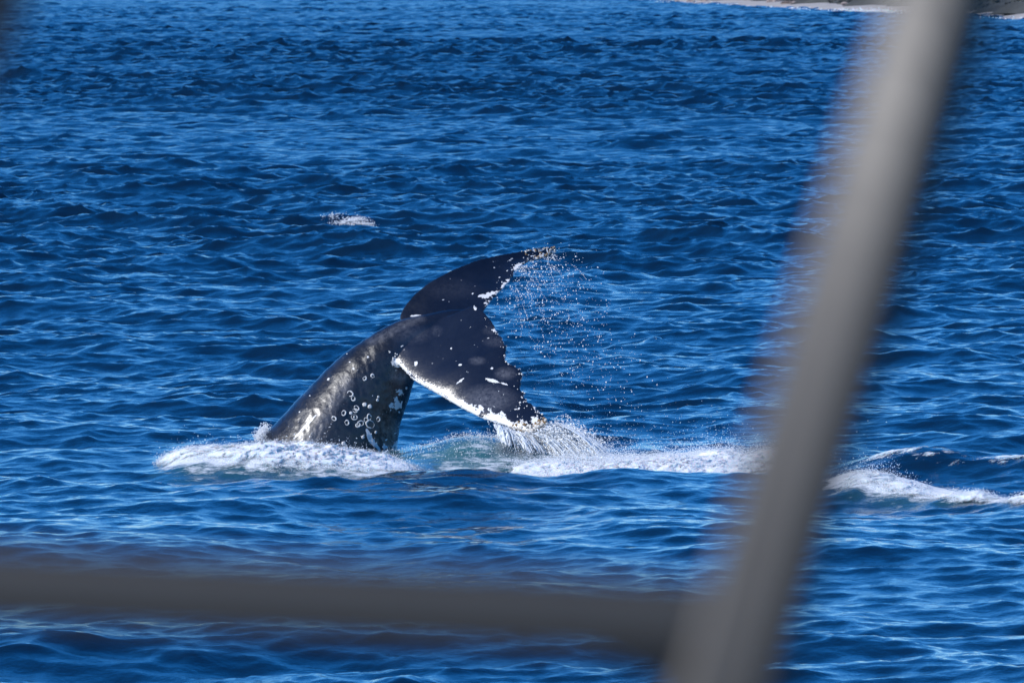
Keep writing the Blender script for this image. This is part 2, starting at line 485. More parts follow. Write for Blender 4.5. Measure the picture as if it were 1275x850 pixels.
def build_whale():
    root = empty('whale', Vector(at(420, 560, WY)))
    tag(root, 'dark humpback whale diving with its barnacled tail flukes lifted above the foam', 'whale')
    v1, f1, NL, NT = sheet(N_LE, N_TE, WY - .10, WY - 1.75, ([0, .15, .5, 1], [.34, .26, .15, .055]), camber=0.05, seed=3)
    v2, f2, FL, FT = sheet(F_LE, F_TE, WY + .12, WY + 1.75, ([0, .15, .5, 1], [.30, .24, .14, .05]), camber=-0.05, seed=4, wob=0.012)
    v3, f3, cap = peduncle(STATIONS)
    bm = bmesh.new()
    for v, f in ((v1, f1), (v2, f2)):
        vv = [bm.verts.new(q) for q in v]
        for q in f:
            try: bm.faces.new([vv[i] for i in q])
            except ValueError: pass
    vv = [bm.verts.new(q) for q in v3]
    for q in list(f3) + cap:
        bm.faces.new([vv[i] for i in q])
    # each shell consistently outward
    bmesh.ops.recalc_face_normals(bm, faces=bm.faces)
    me = bpy.data.meshes.new('tail'); bm.to_mesh(me); bm.free()
    tmp = bpy.data.objects.new('tail_shells', me); COL.objects.link(tmp)
    md = tmp.modifiers.new('fuse', 'REMESH'); md.mode = 'VOXEL'; md.voxel_size = 0.0135; md.use_smooth_shade = True
    sm = tmp.modifiers.new('soften', 'SMOOTH'); sm.factor = 0.5; sm.iterations = 4
    dg = bpy.context.evaluated_depsgraph_get()
    ev = bpy.data.meshes.new_from_object(tmp.evaluated_get(dg))
    bpy.data.objects.remove(tmp)
    n = len(ev.vertices)
    co = np.empty(n * 3); ev.vertices.foreach_get('co', co); co = co.reshape(-1, 3)
    no = np.empty(n * 3); ev.vertices.foreach_get('normal', no); no = no.reshape(-1, 3)
    ev.materials.clear(); ev.materials.append(skin_material())
    ev.polygons.foreach_set('use_smooth', np.full(len(ev.polygons), True))
    tail = bpy.data.objects.new('tail', ev); COL.objects.link(tail)
    tail.parent = root; tail.matrix_parent_inverse = Matrix.Translation(-root.location)
    # --- lumps of muscle and knuckles along the stock
    px, py = to_px(co)
    soft = PATCH.sample(co[:, 0] * 1.9 + co[:, 1] * .7, co[:, 2] * 1.3) + 0.5 * LUMP.sample(co[:, 0] * 1.1, co[:, 2] * .7 + co[:, 1] * .4)
    co = co + no * (0.0065 * soft * (1 - smooth01(px, 470, 520)))[:, None]
    ev.vertices.foreach_set('co', co.astype(np.float32).ravel()); ev.update()
    # --- markings
    px, py = to_px(co)
    PX = np.stack([px, py], 1)
    near = no[:, 1] < 0.25                                     # the flank that faces the boat
    fine = LUMP2.sample(co[:, 0] * 1.0 + co[:, 1] * 0.3, co[:, 2])
    white = np.zeros(n); pale = np.zeros(n)
    d, s = seg_dist(co, NL)
    wid = np.interp(s, [0, .08, .25, .5, .75, .93, 1], [.03, .055, .065, .085, .11, .15, .15])
    white = np.maximum(white, np.where(d < 0.5, np.clip(1.15 - 0.75 * d / wid + 0.33 * fine, 0, 1), 0) * (s > 0.03) * (d < wid * 1.6))
    d, s = seg_dist(co, NT)
    white = np.maximum(white, np.clip(0.55 - d / 0.10 + 0.22 * fine, 0, 1) * (s > .2))
    d, s = seg_dist(co, FT)
    white = np.maximum(white, np.clip(0.62 - d / 0.12 + 0.25 * fine, 0, 1) * (s > .15))
    d, s = seg_dist(co, FL)
    white = np.maximum(white, np.clip(0.6 - d / 0.10 + 0.3 * fine, 0, 1) * (s > .86))
    def mark(poly, w, val=1.0, out=white, jag=0.5):
        dd, ss = seg_dist(PX, poly)
        ww = w * (0.35 + 0.75 * np.sin(math.pi * np.clip(ss, 0.02, 0.98)) ** 0.6) * (1 + jag * fine).clip(.15, 2.2)
        np.maximum(out, val * np.clip(1.3 - 0.7 * dd / ww, 0, 1) * (dd < ww * 1.8) * near, out=out)
    mark([(366, 546), (378, 533), (394, 516)], 1.2, jag=.15)                          # long scratch on the stock
    mark([(457, 535), (462, 548), (473, 560)], 2.4, jag=.15)                          # thick bent scar
    mark([(596, 369), (606, 368), (616, 364)], 2.0); mark([(591, 381), (592, 385)], 1.6)
    mark([(604, 471), (622, 476), (632, 479)], .9)
    mark([(568, 478), (577, 471)], .9, .7); mark([(517, 455), (519, 450)], 1.6); mark([(511, 393.5), (524, 392)], .9, .7)
    mark([(629, 502), (634, 480)], .6, .42)
    for q in [(493, 497, 7), (488, 503, 5), (499, 492, 4), (502, 500, 3)]:
        dd = np.hypot(px - q[0], py - q[1]); np.maximum(white, np.clip(0.72 - 0.4 * dd / q[2] + .38 * fine, 0, 1) * near * (dd < q[2] * 2), out=white)
    for q in [(489, 562, 6), (494, 552, 4), (484, 566, 4), (478, 556, 3)]:
        dd = np.hypot(px - q[0], py - q[1]); np.maximum(white, np.clip(1.0 - 0.5 * dd / q[2] + .25 * fine, 0, 1) * near * (dd < q[2] * 2), out=white)
    r = np.random.default_rng(12)
    for _ in range(48):                                        # short pale nicks across the near fluke
        a = r.uniform(0.1, 1); b = r.uniform(0.1, 1) ** 0.6
        L = NL[int(a * 149)] * (1 - b) + NT[int(a * 149)] * b
        x, y = to_px(L[None]); x, y = x[0], y[0]
        ang = r.normal(-0.3, 0.7); l = r.uniform(0.3, 3.5)
        mark([(x, y), (x + l * math.cos(ang), y - l * math.sin(ang))], r.uniform(.45, .9), r.uniform(.5, 1))
    for _ in range(60):
        x, y = r.uniform(350, 505), r.uniform(430, 560)
        ang = r.normal(0.9, 0.5); l = r.uniform(0.3, 4)
        mark([(x, y), (x + l * math.cos(ang), y - l * math.sin(ang))], r.uniform(.4, .9), r.uniform(.4, .9))
    for _ in range(20):
        a = r.uniform(0.2, 1); b = r.uniform(0.15, 1) ** 0.7
        L = FL[int(a * 149)] * (1 - b) + FT[int(a * 149)] * b
        x, y = to_px(L[None]); x, y = x[0], y[0]
        mark([(x, y), (x + r.uniform(.3, 4), y - r.uniform(-.3, 1))], r.uniform(.4, .8), r.uniform(.5, 1))
    def blot(x, y, sx, sy, v):
        np.maximum(pale, v * np.clip(1.4 - np.hypot((px - x) / sx, (py - y) / sy), 0, 1) * near, out=pale)
    blot(594, 449, 9, 4.5, .45); blot(629, 465, 11, 7, .6); blot(560, 498, 18, 7, .5); blot(607, 497, 30, 15, .6)
    blot(500, 469, 12, 8, .9); blot(543, 412, 7, 6, .2); blot(618, 425, 14, 6, .25); blot(612, 412, 10, 5, .2)
    for k in range(9): blot(432 - 5.5 * k, 475 + 9 * k, 8, 8, .55)           # smoky streak down the flank
    blot(560, 360, 30, 12, .12); blot(512, 416, 22, 10, .25)
    for k in range(7): blot(520 - 9 * k, 397 + 4.6 * k, 9, 5, .45)
    stock = 1 - smooth01(px - (py - 440) * 0.12, 470, 512)
    stock = np.maximum(stock, (1 - smooth01(px, 500, 560)) * (py < 405) * 0.6)
    for nm, arr in (('white', white), ('pale', pale), ('stock', stock)):
        add_attr(tail, nm, arr)
    return root, tail, NL, NT, FL, FT

whale, tail, NL, NT, FL, FT = build_whale()
TAIL = BVHTree.FromPolygons([v.co for v in tail.data.vertices], [p.vertices[:] for p in tail.data.polygons])

def on_tail(px, py):
    o = Vector((0, 0, EYE)); d = (Vector(at(px, py, 100)) - o).normalized()
    h = TAIL.ray_cast(o, d)
    return (h[0], h[1]) if h[0] is not None else (None, None)

def frame_of(nrm):
    n = Vector(nrm); t = n.orthogonal().normalized()
    return np.array([t, n.cross(t), n]).T

def simple_mat(name, col, rough=0.5, scale=40, var=0.35, bump=0.3, dist=0.01):
    m, nt, p = new_mat(name)
    n = noise_node(nt, scale, 5, 0.65)
    c2 = tuple(c * (1 - var) for c in col)
    nt.links.new(mix_c(nt, ramp(nt, n.outputs[0], [(0.3, 0.0), (0.7, 1.0)]), c2, col), p.inputs['Base Color'])
    p.inputs['Roughness'].default_value = rough
    nt.links.new(bump_n(nt, n.outputs[0], bump, dist), p.inputs['Normal'])
    return m

scar_mat = simple_mat('scar_tissue', (0.72, 0.71, 0.68), 0.5, 60, 0.4)
barn_white = simple_mat('barnacle_shell', (0.74, 0.70, 0.62), 0.7, 50, 0.5)
barn_brown = simple_mat('barnacle_crust', (0.30, 0.19, 0.09), 0.8, 40, 0.6)

def ring_mesh(rad, tube, seed):
    r = np.random.default_rng(seed)
    a = np.linspace(0, 2 * math.pi, 16, endpoint=False)
    V = []
    wob = 1 + .12 * np.sin(2 * a + r.uniform(0, 6.3)) + r.normal(0, .06, 16); tw = tube * (1 + .55 * np.sin(a + r.uniform(0, 6.3)) + r.normal(0, .3, 16)).clip(.12, 1.7)
    for w, q, tb in zip(wob, a, tw):
        for b in np.linspace(0, 2 * math.pi, 6, endpoint=False):
            rr = rad * w + tb * math.cos(b)
            V.append((rr * math.cos(q), rr * math.sin(q), 0.55 * tb * math.sin(b)))
    Fc = [(i * 6 + k, ((i + 1) % 16) * 6 + k, ((i + 1) % 16) * 6 + (k + 1) % 6, i * 6 + (k + 1) % 6) for i in range(16) for k in range(6)]
    return np.array(V), np.array(Fc)

def dome_mesh(rad, seed):
    r = np.random.default_rng(seed)
    V = []
    for k, (rr, z) in enumerate(((1.0, -0.15), (0.92, .16), (0.62, .36), (0.40, .38))):
        for q in np.linspace(0, 2 * math.pi, 12, endpoint=False):
            w = 1 + r.normal(0, .07)
            V.append((rad * rr * w * math.cos(q), rad * rr * w * math.sin(q), rad * z))
    V.append((0, 0, rad * .22))
    Fc = [(i * 12 + k, i * 12 + (k + 1) % 12, (i + 1) * 12 + (k + 1) % 12, (i + 1) * 12 + k) for i in range(3) for k in range(12)]
    Fc += [(36 + k, 36 + (k + 1) % 12, 48, 48) for k in range(12)]
    return np.array(V), Fc

def quads_tris(Fc):
    return np.array([(a, b, c) for a, b, c, d in Fc] + [(a, c, d) for a, b, c, d in Fc if c != d])

for k, (x, y, rad) in enumerate([(436, 490, 3.4), (440, 496, 2.6), (444, 508, 3.0), (442, 511, 2.6), (428, 514, 2.8), (441, 519, 3.6), (432, 526, 2.7), (416, 521, 2.6),
                                 (449, 527, 3.6), (446, 529, 2.6), (456, 523, 3.0), (460, 519, 3.0), (461, 528, 5.0), (471, 522, 2.4), (454, 471, 2.2), (464, 468, 2.0)]):
    loc, nm = on_tail(x, y)
    if loc is None: continue
    V, Fc = ring_mesh(rad * 0.011, 0.0075, 40 + k)
    mesh_obj('barnacle_scar', V @ frame_of(nm).T + np.array(loc), Fc, scar_mat, whale)
for k, (x, y, rad) in enumerate([(454, 503.5, 3.0), (460.5, 506, 2.9), (441, 519, 1.5), (437, 514, 2.2), (428, 552, 3.0), (452, 544, 2.4), (409, 472, 2.2), (468, 538, 2.0), (506, 483, 2.0),
                                 (470, 498, 2.0), (471, 494, 1.6), (421, 553, 1.4), (437, 561, 1.7), (497, 513, 1.5)]):
    loc, nm = on_tail(x, y)
    if loc is None: continue
    V, Fc = dome_mesh(rad * 0.011, 80 + k)
    mesh_obj('barnacle', V @ frame_of(nm).T + np.array(loc), quads_tris(Fc), scar_mat, whale)

def crust(name, pts_r, mat, seed, up=0.55):
    r = np.random.default_rng(seed)
    Vs, Fs, n = [], [], 0
    for (p, nm, rad) in pts_r:
        V, Fc = dome_mesh(rad, int(r.integers(1e6)))
        V[:, 2] *= 1.6
        Fc = quads_tris(Fc)
        Vs.append(V @ frame_of(nm).T + np.array(p)); Fs.append(Fc + n); n += len(V)
    o = mesh_obj(name, np.concatenate(Vs), np.concatenate(Fs), mat, whale)
    return tag(o, kind='stuff')

def edge_points(poly, s0, s1, num, spread, seed):
    r = np.random.default_rng(seed); out = []
    for _ in range(num):
        i = int((s0 + (s1 - s0) * r.uniform()) * (len(poly) - 1))
        q = Vector(poly[i]) + Vector(r.normal(0, spread, 3))
        h = TAIL.find_nearest(q)
        if h[0] is not None: out.append((h[0], h[1], r.uniform(.010, .026)))
    return out
TIP = np.array([at(631, 531, WY - 1.6), at(648, 536, WY - 1.68), at(661, 537, WY - 1.75), at(673, 531, WY - 1.75), at(680, 525, WY - 1.75)])
TIP = np.concatenate([TIP[i] * (1 - t) + TIP[i + 1] * t for i in range(4) for t in np.linspace(0, 1, 10)[:, None, None]]).reshape(-1, 3)
tag(crust('barnacle_crust', edge_points(TIP, 0.05, 1, 190, .045, 1), barn_white, 1), 'white barnacles caked on the near fluke tip')
tag(crust('barnacle_crust', edge_points(TIP, 0.15, 1, 120, .055, 2), barn_brown, 2), 'brown barnacles caked on the near fluke tip')
FTIP = np.concatenate([FL[125:], FT[:122:-1]])
tag(crust('barnacle_crust', [(p, n, r * .65) for p, n, r in edge_points(FTIP, 0, 1, 70, .03, 3)], barn_white, 3), 'white barnacles on the far fluke tip')
tag(crust('barnacle_crust', [(p, n, r * .7) for p, n, r in edge_points(FTIP, 0, 1, 80, .03, 4)], barn_brown, 4), 'brown barnacles on the far fluke tip')
tag(crust('barnacle_crust', [(p, n, r * .55) for p, n, r in edge_points(NL, 0.05, 0.9, 90, .03, 5)], scar_mat, 5), 'white barnacles along the leading edge of the near fluke')
tag(crust('barnacle_crust', [(p, n, r * .7) for p, n, r in edge_points(NT, 0.25, 1, 60, .04, 6)], scar_mat, 6), 'white barnacles along the ragged trailing edge of the near fluke')

# ------------------------------------------------------------------ foam and spray
def foam_material():
    m, nt, p = new_mat('sea_foam')
    n = noise_node(nt, 30.0, 5, 0.7)
    nb = noise_node(nt, 6.0, 4, 0.6)
    c = mix_c(nt, ramp(nt, nb.outputs[0], [(0.35, 0.0), (0.62, 1.0)]), (0.72, 0.77, 0.79), (0.86, 0.87, 0.86))
    th = attr_n(nt, 'thin')
    al = math_n(nt, 'SUBTRACT', 1.25, math_n(nt, 'MULTIPLY', th, math_n(nt, 'ADD', math_n(nt, 'MULTIPLY', n.outputs[0], 1.6), 0.35)))
    nt.links.new(ramp(nt, al, [(0.25, 0.0), (0.75, 1.0)]), p.inputs['Alpha'])
    c = mix_c(nt, math_n(nt, 'MULTIPLY', th, 0.6), c, (0.45, 0.58, 0.62))
    nt.links.new(c, p.inputs['Base Color'])
    p.inputs['Roughness'].default_value = 0.55
    p.inputs['Subsurface Weight'].default_value = 0.8
    p.inputs['Subsurface Radius'].default_value = (0.03, 0.05, 0.06)
    p.inputs['Subsurface Scale'].default_value = 1.0
    nt.links.new(bump_n(nt, n.outputs[0], 0.55, 0.014), p.inputs['Normal'])
    return m
FOAM = foam_material()
def spray_material():
    m, nt, p = new_mat('water_spray')
    p.inputs['Base Color'].default_value = (0.92, 0.94, 0.95, 1)
    p.inputs['Roughness'].default_value = 0.12
    p.inputs['IOR'].default_value = 1.333
    p.inputs['Transmission Weight'].default_value = 0.10
    return m
SPRAY = spray_material()

def foam_patch(name, label, x0, x1, y0, y1, res, env, amp, lump=0.6, lean=0.0, seed=0):
    """A froth sheet on the water: it only shows where the froth stands proud of the sea."""
    nx, ny = int((x1 - x0) / res), int((y1 - y0) / (res * 1.3))
    X, Y = np.meshgrid(np.linspace(x0, x1, nx), np.linspace(y0, y1, ny))
    x, y = X.ravel(), Y.ravel()
    e = env(x, y)
    a = LUMP.sample(0.55 * x + seed, y); b = LUMP2.sample(0.6 * x, y + seed); c = PATCH.sample(0.8 * x + 3 * seed, y)
    bill = 0.12 * (1.0 - np.abs(a)) + 0.10 * b + 0.40 * c + 0.2
    hgt = amp * (e * (1 + lump * bill) - 0.30 + 0.30 * lump * bill * np.clip(e * 3, 0, 1))
    z = level(x, y) + np.where(hgt > 0, hgt, hgt * 2 - 0.015)
    V = np.stack([x + 0.05 * b * e, y - lean * np.maximum(hgt, 0) + 0.05 * a * e, z], 1)
    f = grid_faces(ny, nx)
    keep = (hgt[f] > -0.03).any(1)
    f = f[keep]
    used = np.unique(f); remap = np.full(len(V), -1); remap[used] = np.arange(len(used))
    o = mesh_obj(name, V[used], remap[f], FOAM)
    thin = np.clip(1 - hgt / (amp * 0.7), 0, 1)
    add_attr(o, 'thin', thin[used])
    tag(o, label, 'foam', kind='stuff')
    return V[hgt > amp * 0.10]

ICO = None
def ico():
    global ICO
    if ICO is None:
        ICO = (np.array([(1, 0, 0), (-1, 0, 0), (0, 1, 0), (0, -1, 0), (0, 0, 1), (0, 0, -1)], float),
               np.array([(0, 2, 4), (2, 1, 4), (1, 3, 4), (3, 0, 4), (2, 0, 5), (1, 2, 5), (3, 1, 5), (0, 3, 5)]))
    return ICO

def droplets(pos, rad, vel=None, stretch=1.0):
    """Verts and faces of many small drops, drawn out along vel."""
    V, Fc = ico()
    n = len(pos); k = len(V)
    P = V[None] * np.asarray(rad)[:, None, None] * (1 + 0.25 * rng.normal(size=(n, k, 1)).clip(-1.5, 1.5))
    if vel is not None:
        u = vel / (np.linalg.norm(vel, axis=1)[:, None] + 1e-9)
        al = np.einsum('nkc,nc->nk', P, u)
        P = P + (np.asarray(stretch).reshape(-1, 1) - 1)[..., None] * al[..., None] * u[:, None, :]
    P = P + np.asarray(pos)[:, None]
    return P.reshape(-1, 3), (Fc[None] + (np.arange(n) * k)[:, None, None]).reshape(-1, 3)

def drops_obj(name, label, parts, mat, cat='spray'):
    Vs, Fs, n = [], [], 0
    for V, f in parts:
        Vs.append(V); Fs.append(f + n); n += len(V)
    o = mesh_obj(name, np.concatenate(Vs), np.concatenate(Fs), mat)
    add_attr(o, 'thin', np.zeros(n))
    return tag(o, label, cat, kind='stuff')

def tossed(pts, num, hmean, spread, rmin, rmax):
    q = pts[rng.integers(0, len(pts), num)].copy()
    q += rng.normal(0, spread, q.shape) * np.array((1, 1, 0.3))
    q[:, 2] += rng.exponential(hmean, num)
    return droplets(q, rmin + (rmax - rmin) * rng.uniform(size=num) ** 3)

# bow wave of froth on the left of the whale
P = foam_patch('foam', 'thick white foam piled up left of the whale where it cuts the sea', -5.2, -0.6, 112.6, 118.2, 0.022,
    lambda x, y: ridge(x, y, [(a, b + 0.15, 1.0 if a < -1.6 else 0.6) for a, b, c in BOW], 0.62, 0.4) + 0.5 * ridge(x, y, [(-4.0, 117.5, .6), (-2.6, 117.6, 1), (-1.9, 117.4, .7)], 0.6), 0.085, 0.9, 0.5, 1.0)
crest = P[P[:, 1] > 114.3]
drops_obj('spray', 'fine spray thrown up over the foam left of the whale', [tossed(P, 30000, .012, .03, .002, .0065), tossed(crest, 1300, .06, .08, .003, .009)], SPRAY)
# splash zone under the near fluke
P = foam_patch('foam', 'churned white foam under the water pouring off the near fluke', 0.0, 4.6, 114.4, 119.4, 0.022,
    lambda x, y: 0.62 * gauss(x, y, 1.0, 116.8, .70, .7) + 0.62 * gauss(x, y, 2.1, 117.0, .9, .8) + 0.36 * gauss(x, y, 3.3, 117.6, .8, .9), 0.075, 1.1, 0.3, 2.0)
drops_obj('spray', 'spray bouncing off the sea below the near fluke', [tossed(P, 34000, .035, .05, .002, .0070), tossed(P[(P[:, 0] > .4) & (P[:, 0] < 1.7)], 6500, .075, .10, .002, .007), tossed(P[(P[:, 0] > .5) & (P[:, 0] < 3.2)], 6000, .13, .16, .002, .007)], SPRAY)
# foam farther right, behind and beyond the leaning post
P = foam_patch('foam', 'white breaking foam on the small wave right of the leaning post', 3.6, 8.4, 104.6, 112.4, 0.026,
    lambda x, y: ridge(x, y, [(a, b + 0.1, np.interp(a, [4.3, 5.5, 8.5], [1.0, .55, .42])) for a, b, c in FARR], 0.42, 0.3), 0.075, 0.9, 0.5, 3.0)
drops_obj('spray', 'spray over the breaking foam right of the leaning post', [tossed(P, 22000, .014, .04, .002, .0065), tossed(P[P[:, 0] < 4.9], 1500, .08, .10, .002, .008)], SPRAY)
P = foam_patch('foam', 'broken white foam flecks on the dark hump behind the right wave', 4.2, 8.2, 111.8, 115.2, 0.026,
    lambda x, y: 0.16 * gauss(x, y, 5.2, 113.4, .65, .6) + 0.15 * gauss(x, y, 6.5, 112.6, .6, .5), 0.06, 3.0, 0.0, 4.0)

# curtain of water falling from the near fluke tip
def falling_curtain():
    parts, r = [], np.random.default_rng(31)
    edge = [(606, 524), (625, 531), (640, 537), (652, 539), (664, 538), (674, 532), (681, 526)]
    ex = np.array(edge, float)
    def start(sv):
        q = sv * (len(ex) - 1); i = min(int(q), len(ex) - 2); f = q - i
        px, py = ex[i] * (1 - f) + ex[i + 1] * f
        return at(px + r.normal(0, 1.5), py, WY - 1.68 + r.normal(0, .10))
    def path(p0, v, t):
        P = p0 + v * t[:, None]; P[:, 2] -= 4.9 * t ** 2
        return P
    streams = [(q, np.array((0.3 + 2.0 * q * r.uniform(.55, 1.2), r.normal(0, .2), r.normal(0, .22))), int(r.uniform(10, 60))) for q in np.sort(r.uniform(0.02, 1, 19) ** .7)]
    for q, v0, num in [st for st in streams for _ in range(st[2])]:      # strands bunched into streams
        s = float(np.clip(q + r.normal(0, .018), 0, .999))
        v = v0 * np.array((1 + .35 * q, 1, 1)) + r.normal(0, 1, 3) * np.array((.08, .08, .11))
        t = np.linspace(r.uniform(0, .16), r.uniform(.28, .50), 16)
        P = path(start(s), v, t) + np.cumsum(r.normal(0, .0045, (16, 3)), 0)
        n = (P[:, 2] > level(P[:, 0], P[:, 1]) - .05).sum()
        if n < 4: continue
        P = P[:n]
        rad = r.uniform(.004, .0115) * (1 + .45 * r.normal(size=n)).clip(.25, 2) * np.sin(np.linspace(.25, 2.9, n)) ** .5
        a5 = np.linspace(0, 2 * math.pi, 5, endpoint=False)
        ring = np.stack([np.cos(a5), np.sin(a5), 0 * a5], 1)
        V = (P[:, None] + ring[None] * rad[:, None, None]).reshape(-1, 3)
        i = np.arange((n - 1) * 5); j = (i // 5) * 5 + (i + 1) % 5
        parts.append((V, np.concatenate([np.stack([i, j, j + 5], 1), np.stack([i, j + 5, i + 5], 1)])))
    for k in range(210):                                      # and the beads they break into
        s = r.uniform() ** 0.55
        v = np.array((0.3 + 2.6 * s * r.uniform(.4, 1.3), r.normal(0, .3), r.normal(0, .45)))
        n = int(r.uniform(30, 90))
        t = np.sort(r.uniform(0.0, 1, n) ** 0.7) * r.uniform(.32, .55)
        P = path(start(s), v, t) + r.normal(0, .01 + .05 * t[:, None], (n, 3))
        Vv = np.repeat(v[None], n, 0); Vv[:, 2] -= 9.8 * t
        ok = P[:, 2] > level(P[:, 0], P[:, 1]) - 0.02
        if ok.sum() < 3: continue
        rad = r.uniform(.002, .0075, n)
        parts.append(droplets(P[ok], rad[ok], Vv[ok], r.uniform(1.5, 4.0, n)[ok]))
    return parts
drops_obj('falling_water', 'curtain of white water pouring off the near fluke tip', falling_curtain(), SPRAY, 'falling water')

def around(cx, cy, sx, sy, num, hmean, rmin, rmax):
    x = rng.normal(cx, sx, num); y = rng.normal(cy, sy, num)
    return droplets(np.stack([x, y, level(x, y) + rng.exponential(hmean, num)], 1), rmin + (rmax - rmin) * rng.uniform(size=num) ** 3)
drops_obj('spray', 'light spray dancing on the green swell between whale and falling water', [around(-.5, 118.2, .6, .6, 2600, .02, .002, .008), around(-.2, 118.8, .5, .3, 900, .035, .003, .010)], SPRAY)
sh = np.array([at(321 + 10 * t, 546 - 14 * t, WY - .1 + rng.normal(0, .15)) for t in rng.uniform(size=1400)])
drops_obj('spray', 'small burst of white water at the left shoulder of the whale', [droplets(sh + rng.normal(0, .035, sh.shape), rng.uniform(.003, .010, len(sh)))], SPRAY)

# drops flung off the far fluke
def flung_drops():
    r = np.random.default_rng(32); parts = []
    n = 2500
    s = r.uniform(size=n) ** 0.8
    i = (s * 120 + 25).astype(int).clip(0, 149)
    P0 = FT[i] * 1.0
    age = r.uniform(size=n) ** 0.65 * 0.72
    v = np.stack([r.normal(1.15, 0.62, n), r.normal(-0.3, .5, n), r.normal(0.45, .55, n)], 1)
    P = P0 + v * age[:, None]; P[:, 2] -= 4.9 * age ** 2
    P += r.normal(0, .06, P.shape)
    Vv = v.copy(); Vv[:, 2] -= 9.8 * age
    ok = (P[:, 2] > 0.1)
    rad = 0.0035 + 0.008 * r.uniform(size=n) ** 3
    parts.append(droplets(P[ok], rad[ok], Vv[ok], r.uniform(1.0, 1.6, n)[ok]))
    for k in range(34):                                       # a few strings of beads
        i = int(r.uniform(60, 149)); a0 = r.uniform(0, .3); m = int(r.uniform(12, 30))
        v = np.array((r.normal(.9, .4), r.normal(-.3, .4), r.normal(.4, .4)))
        t = a0 + np.linspace(0, r.uniform(.04, .12), m)
        P = FT[i] + v * t[:, None]; P[:, 2] -= 4.9 * t ** 2
        P += r.normal(0, .006, P.shape)
        parts.append(droplets(P, r.uniform(.003, .007, m)))
    return parts
drops_obj('water_drops', 'scattered water drops flung from the far fluke across the sea', flung_drops(), SPRAY, 'water drops')

# small whitecap on the open water to the left
def whitecap():
    pts = []
    for (cx, cy, sx, sy, n, h) in ((-4.25, 228.3, .20, .22, 900, .020), (-3.92, 228.0, .17, .20, 800, .018), (-4.70, 228.9, .12, .14, 110, .02), (-4.6, 227.4, .18, .25, 60, .01)):
        w = gauss(SV[:, 0], SV[:, 1], cx, cy, sx, sy)
        ids = np.flatnonzero(w > .02)
        q = SV[rng.choice(ids, n, p=w[ids] / w[ids].sum())].astype(float)
        q += rng.normal(0, .06, q.shape) * np.array((1, 1, .1))
        q[:, 2] += rng.exponential(h, n)
        pts.append(q)
    pts = np.concatenate(pts)
    return droplets(pts, rng.uniform(.005, .017, len(pts)))
tag(drops_obj('whitecap', 'small white breaking crest alone on the open blue water', [whitecap()], SPRAY, 'whitecap'))

# ------------------------------------------------------------------ boat rail near the lens
def rail_material(name, col, metal=0.0):
    m, nt, p = new_mat(name)
    n = noise_node(nt, 60, 4, 0.6)
    nt.links.new(mix_c(nt, n.outputs[0], tuple(c * .8 for c in col), col), p.inputs['Base Color'])
    p.inputs['Roughness'].default_value = 0.45
    p.inputs['Metallic'].default_value = metal
    return m
GREY = rail_material('grey_marine_paint', (0.118, 0.100, 0.078))
SHADED_GREY = rail_material('shaded_grey_paint', (0.035, 0.0305, 0.025))  # railing grey darkened, shade on the lower rail put into its colour
BLACK = rail_material('black_paint_and_shade', (0.012, 0.012, 0.013))  # the pillar's own black, also the painted shade beside the post

def bar(name, a, b, half_w, half_d, mat, parent, turn=0.0, bev=0.3, turn2=None):
    """A bevelled box-section bar from a to b; turn swings its faces about its own axis."""
    a, b = Vector(a), Vector(b)
    ax = (b - a).normalized()
    side = ax.cross(Vector((0, 1, 0))).normalized(); dep = side.cross(ax).normalized()
    prof = []
    e = min(half_w, half_d) * bev
    for sx, sd, a0 in ((1, 1, 0), (-1, 1, 90), (-1, -1, 180), (1, -1, 270)):
        for k in range(5):
            t = R(a0 + 22.5 * k)
            prof.append((sx * (half_w - e) + e * math.cos(t), sd * (half_d - e) + e * math.sin(t)))
    n = len(prof); V = []
    NS = 16
    for i in range(NS + 1):
        p = a.lerp(b, i / NS)
        tu = turn + ((turn2 if turn2 is not None else turn) - turn) * i / NS
        c, s = math.cos(tu), math.sin(tu)
        sd, dp = side * c + dep * s, dep * c - side * s
        V += [p + sd * u + dp * w for u, w in prof]
    bm = bmesh.new()
    vv = [bm.verts.new(q) for q in V]
    for i in range(NS):
        for k in range(n):
            bm.faces.new((vv[i * n + k], vv[i * n + (k + 1) % n], vv[(i + 1) * n + (k + 1) % n], vv[(i + 1) * n + k]))
    bm.faces.new(vv[:n][::-1]); bm.faces.new(vv[-n:])
    bmesh.ops.recalc_face_normals(bm, faces=bm.faces)
    me = bpy.data.meshes.new(name); bm.to_mesh(me); bm.free()
    me.materials.append(mat)
    o = bpy.data.objects.new(name, me); COL.objects.link(o)
    o.parent = parent; o.matrix_parent_inverse = Matrix.Translation(-Vector(parent.location))
    return o
D = 4.0
rail = empty('boat_railing', Vector(at(840, 1100, D)))
tag(rail, 'blurred grey boat railing close to the lens, leaning post and lower rail', 'railing')
U = D / F                                    # metres per photo pixel at the rail
bar('post', at(1220, -160, D), at(832, 1060, D), 51 * U, 44 * U, GREY, rail, turn=R(-46), turn2=R(12))  # twist shaped in so the faces shade darker towards the bottom
bar('rail', at(-420, 708, D + .1), at(905, 772, D), 52 * U, 30 * U, SHADED_GREY, rail, bev=0.8)
bar('post_shade_strip', at(1220 + 54, -160, D + .01), at(832 + 60, 1060, D + .01), 17 * U, 30 * U, BLACK, rail, bev=0.6)  # dark strip standing in for shade on the post's right face
